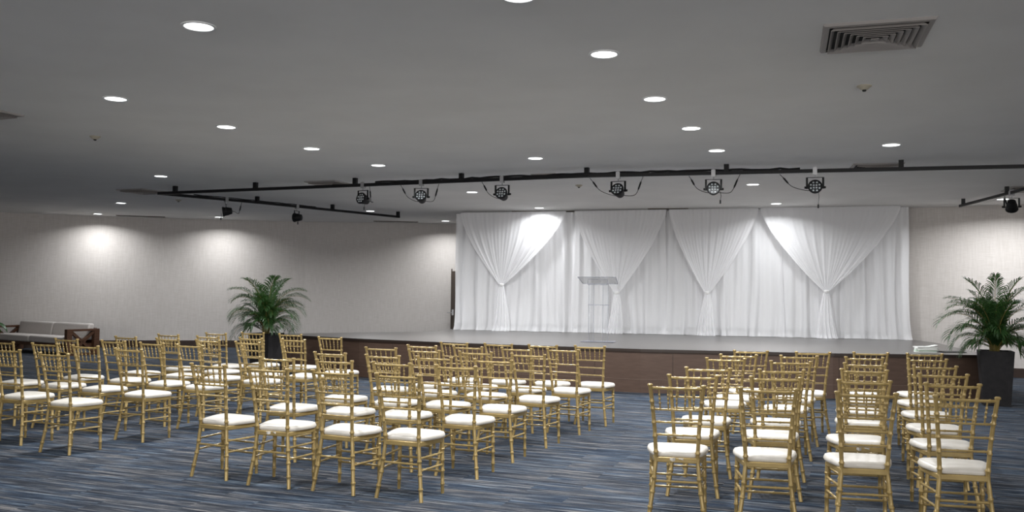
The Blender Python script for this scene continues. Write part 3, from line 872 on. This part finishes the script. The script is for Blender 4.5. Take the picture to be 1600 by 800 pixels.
# ------------------------------------------------------------------ papers on the stage
pb = thing('paper_stack', 'stack of white and pale green booklets on the stage corner', 'papers', (6.44, 13.95, STAGE), radians(-12))
rnd = random.Random(4); z = 0.0
for k in range(7):
    h = 0.012
    mb = MB(); mb.box(-0.15, -0.11, z, 0.15, 0.11, z+h, radians(rnd.uniform(-9, 9)), rnd.uniform(-.012, .012), rnd.uniform(-.012, .012))
    mb.build('booklet', 'paper2' if k in (1, 2) else 'paper', pb, smooth=False); z += h
mb = MB(); mb.grid(lambda s, v: (-0.15+0.30*s, -0.11+0.22*v, z+0.002+0.035*max(0, s-0.55)**1.2*2.2), 10, 2)
mb.build('curled_sheet', 'paper', pb)
fl = thing('document_folder', 'flat black folder lying on the stage beside the booklets', 'folder', (6.86, 13.98, STAGE), radians(4))
MB().box(-0.17, -0.12, 0, 0.17, 0.12, 0.006).build('back_cover', 'black_matte', fl, smooth=False)
MB().hexa([(-0.17, -0.12, 0.007), (0.17, -0.12, 0.007), (0.17, 0.12, 0.010), (-0.17, 0.12, 0.010)], [(-0.17, -0.12, 0.010), (0.17, -0.12, 0.010), (0.17, 0.12, 0.014), (-0.17, 0.12, 0.014)]).build('front_cover', 'black_matte', fl, smooth=False)

# ------------------------------------------------------------------ sofa
SR = radians(-30)
sofa = thing('sofa', 'grey cushioned sofa with dark wooden X-braced arms by the wall', 'sofa', (-9.78, 19.8, 0), SR)
# local frame: origin = front right corner, x runs along the sofa (negative = to the left), y to the back
Ls, Dp, Hh = 2.9, 0.80, 0.588
for x in (0.0, -Ls):
    mb = MB(); w = 0.10
    mb.box(x-w, 0, 0, x, 0.13, Hh); mb.box(x-w, Dp-0.13, 0, x, Dp, Hh); mb.box(x-w, 0.13, Hh-0.05, x, Dp-0.13, Hh); mb.box(x-w, 0.13, 0.0, x, Dp-0.13, 0.05)
    arm = mb.build('arm_frame', 'wood', sofa, smooth=False, bevel=0.004)
    mb = MB()
    mb.bar((x-w/2, 0.11, Hh-0.05), (x-w/2, Dp-0.11, 0.05), 0.06, 0.07, (1, 0, 0)); mb.bar((x-w/2, 0.11, 0.05), (x-w/2, Dp-0.11, Hh-0.05), 0.06, 0.07, (1, 0, 0))
    mb.build('cross_brace', 'wood', sofa, smooth=False)
MB().box(-Ls+0.1, 0.03, 0.19, -0.1, Dp-0.02, 0.26).build('base_rail', 'wood', sofa, smooth=False, bevel=0.004)
MB().box(-Ls+0.1, Dp-0.06, 0.26, -0.1, Dp, 0.60).build('back_frame', 'wood', sofa, smooth=False, bevel=0.004)
for i in range(2):
    a = -0.11-(Ls-0.22)/2*(i+1); b_ = -0.11-(Ls-0.22)/2*i
    MB().box(a+0.004, 0.02, 0.262, b_-0.004, Dp-0.26, 0.41).build('seat_cushion', 'sofa', sofa, bevel=0.03)
    mb = MB(); mb.hexa([(a+0.006, Dp-0.25, 0.33), (b_-0.006, Dp-0.25, 0.33), (b_-0.006, Dp-0.07, 0.33), (a+0.006, Dp-0.07, 0.33)],
                       [(a+0.006, Dp-0.19, 0.70), (b_-0.006, Dp-0.19, 0.70), (b_-0.006, Dp-0.05, 0.70), (a+0.006, Dp-0.05, 0.70)])
    mb.build('back_cushion', 'sofa', sofa, bevel=0.04)

# ------------------------------------------------------------------ planters
def planter(parent, wt, wb, h):
    mb = MB(); r = 0.012
    a, b = wb/2, wt/2
    mb.hexa([(-a, -a, 0), (a, -a, 0), (a, a, 0), (-a, a, 0)], [(-b, -b, h), (b, -b, h), (b, b, h), (-b, b, h)])
    mb.f = [f for k, f in enumerate(mb.f) if k != 1]
    i = b-0.03
    n = len(mb.v); mb.v += [(-i, -i, h), (i, -i, h), (i, i, h), (-i, i, h), (-i, -i, h-0.06), (i, -i, h-0.06), (i, i, h-0.06), (-i, i, h-0.06)]
    for k in range(4):
        k2 = (k+1) % 4
        mb.f.append((4+k, 4+k2, n+k2, n+k)); mb.f.append((n+k, n+k2, n+4+k2, n+4+k))
    mb.build('planter', 'pot', parent, smooth=False)
    MB().box(-i, -i, h-0.075, i, i, h-0.045).build('soil', 'soil', parent, smooth=False)

def frond(mb_rachis, mb_leaf, base, az, elev, L, droop, rnd, nl=26, leaf=0.26, wmax=0.0066):
    """arching feather leaf"""
    d = Vector((cos(az), sin(az), 0)); pts = []
    N = 18; p = Vector(base); e = elev
    for k in range(N+1):
        pts.append(p.copy())
        p = p + (d*cos(e)+Vector((0, 0, sin(e))))*(L/N)
        e -= droop*(0.35+1.5*k/N)/N
    mb_rachis.tube(pts, [0.0055*(1-0.8*k/N)+0.001 for k in range(N+1)], 5)
    side = Vector((-d.y, d.x, 0))
    for i in range(nl):
        f = 0.14 + 0.85*i/(nl-1)
        q = f*N; k = min(int(q), N-1); pos = pts[k].lerp(pts[k+1], q-k)
        tan = (pts[k+1]-pts[k]).normalized(); nrm = side.cross(tan)*-1
        if nrm.z < 0: nrm = -nrm
        ll = leaf*(0.45+0.62*sin(pi*min(1, (f-0.2)/0.8*0.85+0.12)))*rnd.uniform(.85, 1.1)
        if i > nl-4: ll *= 0.8
        for s in (-1, 1):
            fan = 0.56 - 0.36*(f-0.2)
            dr = (side*s*cos(1.57-fan*1.5) + tan*(0.9-fan*0.5) + nrm*0.32).normalized()
            dr = (dr + Vector((rnd.uniform(-.08, .08), rnd.uniform(-.08, .08), rnd.uniform(-.08, .08)))).normalized()
            w = dr.cross(nrm).normalized()*wmax
            a = pos; b = pos+dr*ll*0.4; c = pos+dr*ll*0.75+Vector((0, 0, -ll*0.17)); e_ = pos+dr*ll*0.96+Vector((0, 0, -ll*0.46))
            n = len(mb_leaf.v)
            mb_leaf.v += [tuple(a-w*.3), tuple(a+w*.3), tuple(b-w), tuple(b+w), tuple(c-w*.75), tuple(c+w*.75), tuple(e_)]
            mb_leaf.f += [(n, n+1, n+3, n+2), (n+2, n+3, n+5, n+4), (n+4, n+5, n+6)]

def palm(loc, rz, label, fronds, pot, seed, k_side=1.0, k_up=1.0):
    t = thing('potted_palm', label, 'potted plant', loc, rz, 'palms in square charcoal planters')
    wt, wb, h = pot; planter(t, wt, wb, h)
    rnd = random.Random(seed)
    for k in range(9):
        a = rnd.uniform(0, 2*pi); r = rnd.uniform(0.01, 0.07)
        b = Vector((cos(a)*r, sin(a)*r, h-0.06)); tp = b + Vector((cos(a)*0.05, sin(a)*0.05, rnd.uniform(.22, .38)))
        MB().tube([b, b.lerp(tp, .5)+Vector((cos(a)*-.01, sin(a)*-.01, 0)), tp], [0.012, 0.010, 0.007], 7).build('cane', 'stem', t)
    extra = [(az+rnd.uniform(10, 35)*rnd.choice((-1, 1)), min(88, el+rnd.uniform(-6, 10)), L*rnd.uniform(.6, .88), dr*rnd.uniform(.85, 1.15)) for az, el, L, dr in fronds]
    for (az, el, L, dr) in fronds + extra:
        L *= k_up if el > 78 else k_side
        az = radians(az)-rz
        base = Vector((cos(az)*0.03, sin(az)*0.03, h+rnd.uniform(-.02, .12)))
        r_, l_ = MB(), MB()
        frond(r_, l_, base, az, radians(el), L, dr, rnd, nl=int(26+L*20), leaf=0.16+L*0.11)
        f = l_.build('frond', 'leaf', t, smooth=False)
        r_.build('rachis', 'stem', f)
# (azimuth with 0 = +x, start elevation, length, droop)
left_fr = [(5, 70, .92, 2.3), (178, 68, .92, 2.3), (-90, 78, .95, 2.0), (90, 78, .95, 2.0), (35, 76, 1.0, 1.9), (150, 76, 1.0, 1.9), (-30, 74, .92, 2.2), (-150, 72, .92, 2.2),
           (0, 84, 1.05, 1.7), (180, 84, 1.05, 1.7), (60, 86, 1.08, 1.2), (-60, 86, 1.08, 1.2), (120, 86, 1.05, 1.3), (-120, 86, 1.05, 1.3), (10, 56, .75, 2.6), (186, 40, .78, 2.4), (-10, 48, .66, 2.6),
           (-70, 58, .6, 2.4), (-110, 60, .62, 2.4), (200, 62, .8, 2.4), (20, 80, 1.0, 2.0), (165, 80, .98, 2.1)]
palm((-4.2, 15.42, 0), radians(68), 'potted palm in charcoal planter at the left end of the stage', left_fr, (0.43, 0.34, 0.775), 3, 0.86, 0.97)
right_fr = [(180, 66, 1.22, 2.15), (186, 58, 1.0, 2.2), (172, 48, .8, 2.2), (0, 72, 1.05, 2.1), (-8, 58, .85, 2.2), (8, 44, .68, 2.2), (-90, 82, 1.1, 1.5), (90, 82, 1.1, 1.5), (30, 82, 1.15, 1.5), (150, 84, 1.18, 1.5),
            (-30, 80, 1.1, 1.7), (-150, 82, 1.12, 1.7), (60, 88, 1.22, .9), (-60, 88, 1.22, .8), (120, 87, 1.2, 1.0), (180, 80, 1.1, 1.9), (200, 70, .95, 2.1), (-20, 68, .9, 2.2), (170, 30, .55, 1.8), (10, 30, .55, 2.0),
            (-80, 62, .7, 2.2), (-110, 64, .7, 2.2), (-5, 86, 1.15, 1.2)]
palm((6.93, 12.86, 0), radians(-22), 'tall potted palm in charcoal planter at the right end of the stage', right_fr, (0.44, 0.345, 0.775), 8, 0.84, 0.88)

# broad-leaved plant at the far left
bp_ = thing('potted_plant', 'broad-leaved green plant at the far left beside the sofa', 'potted plant', (-12.05, 20.25, 0), 0.3)
mb = MB(); mb.lathe([(0.11, 0.0), (0.15, 0.36), (0.16, 0.38), (0.145, 0.38), (0.135, 0.33)], 0, 0, 28); mb.build('pot', 'pot', bp_)
rnd = random.Random(11)
for k in range(13):
    az = k*2.4+0.2; el = radians(rnd.uniform(35, 75)); L = rnd.uniform(.36, .58)
    d = Vector((cos(az), sin(az), 0)); p0 = Vector((0, 0, .33))
    tip = p0 + d*L*cos(el)*0.9 + Vector((0, 0, L*sin(el)))
    st = MB(); st.tube([p0, p0.lerp(tip, .5)+Vector((0, 0, .04)), tip], [.007, .006, .004], 6); s_ = st.build('stalk', 'leaf_big', bp_)
    side = Vector((-d.y, d.x, 0)); LL = rnd.uniform(.26, .34)
    def lf(s, v):
        w = 0.085*sin(pi*min(.999, s*0.93+0.05))**0.8
        q = tip + d*LL*s*0.92 + Vector((0, 0, LL*(0.28*s-0.85*s*s)))
        return q + side*((v-0.5)*2*w) + Vector((0, 0, abs(v-0.5)*0.05))
    MB().grid(lf, 10, 4).build('leaf', 'leaf_big', s_)
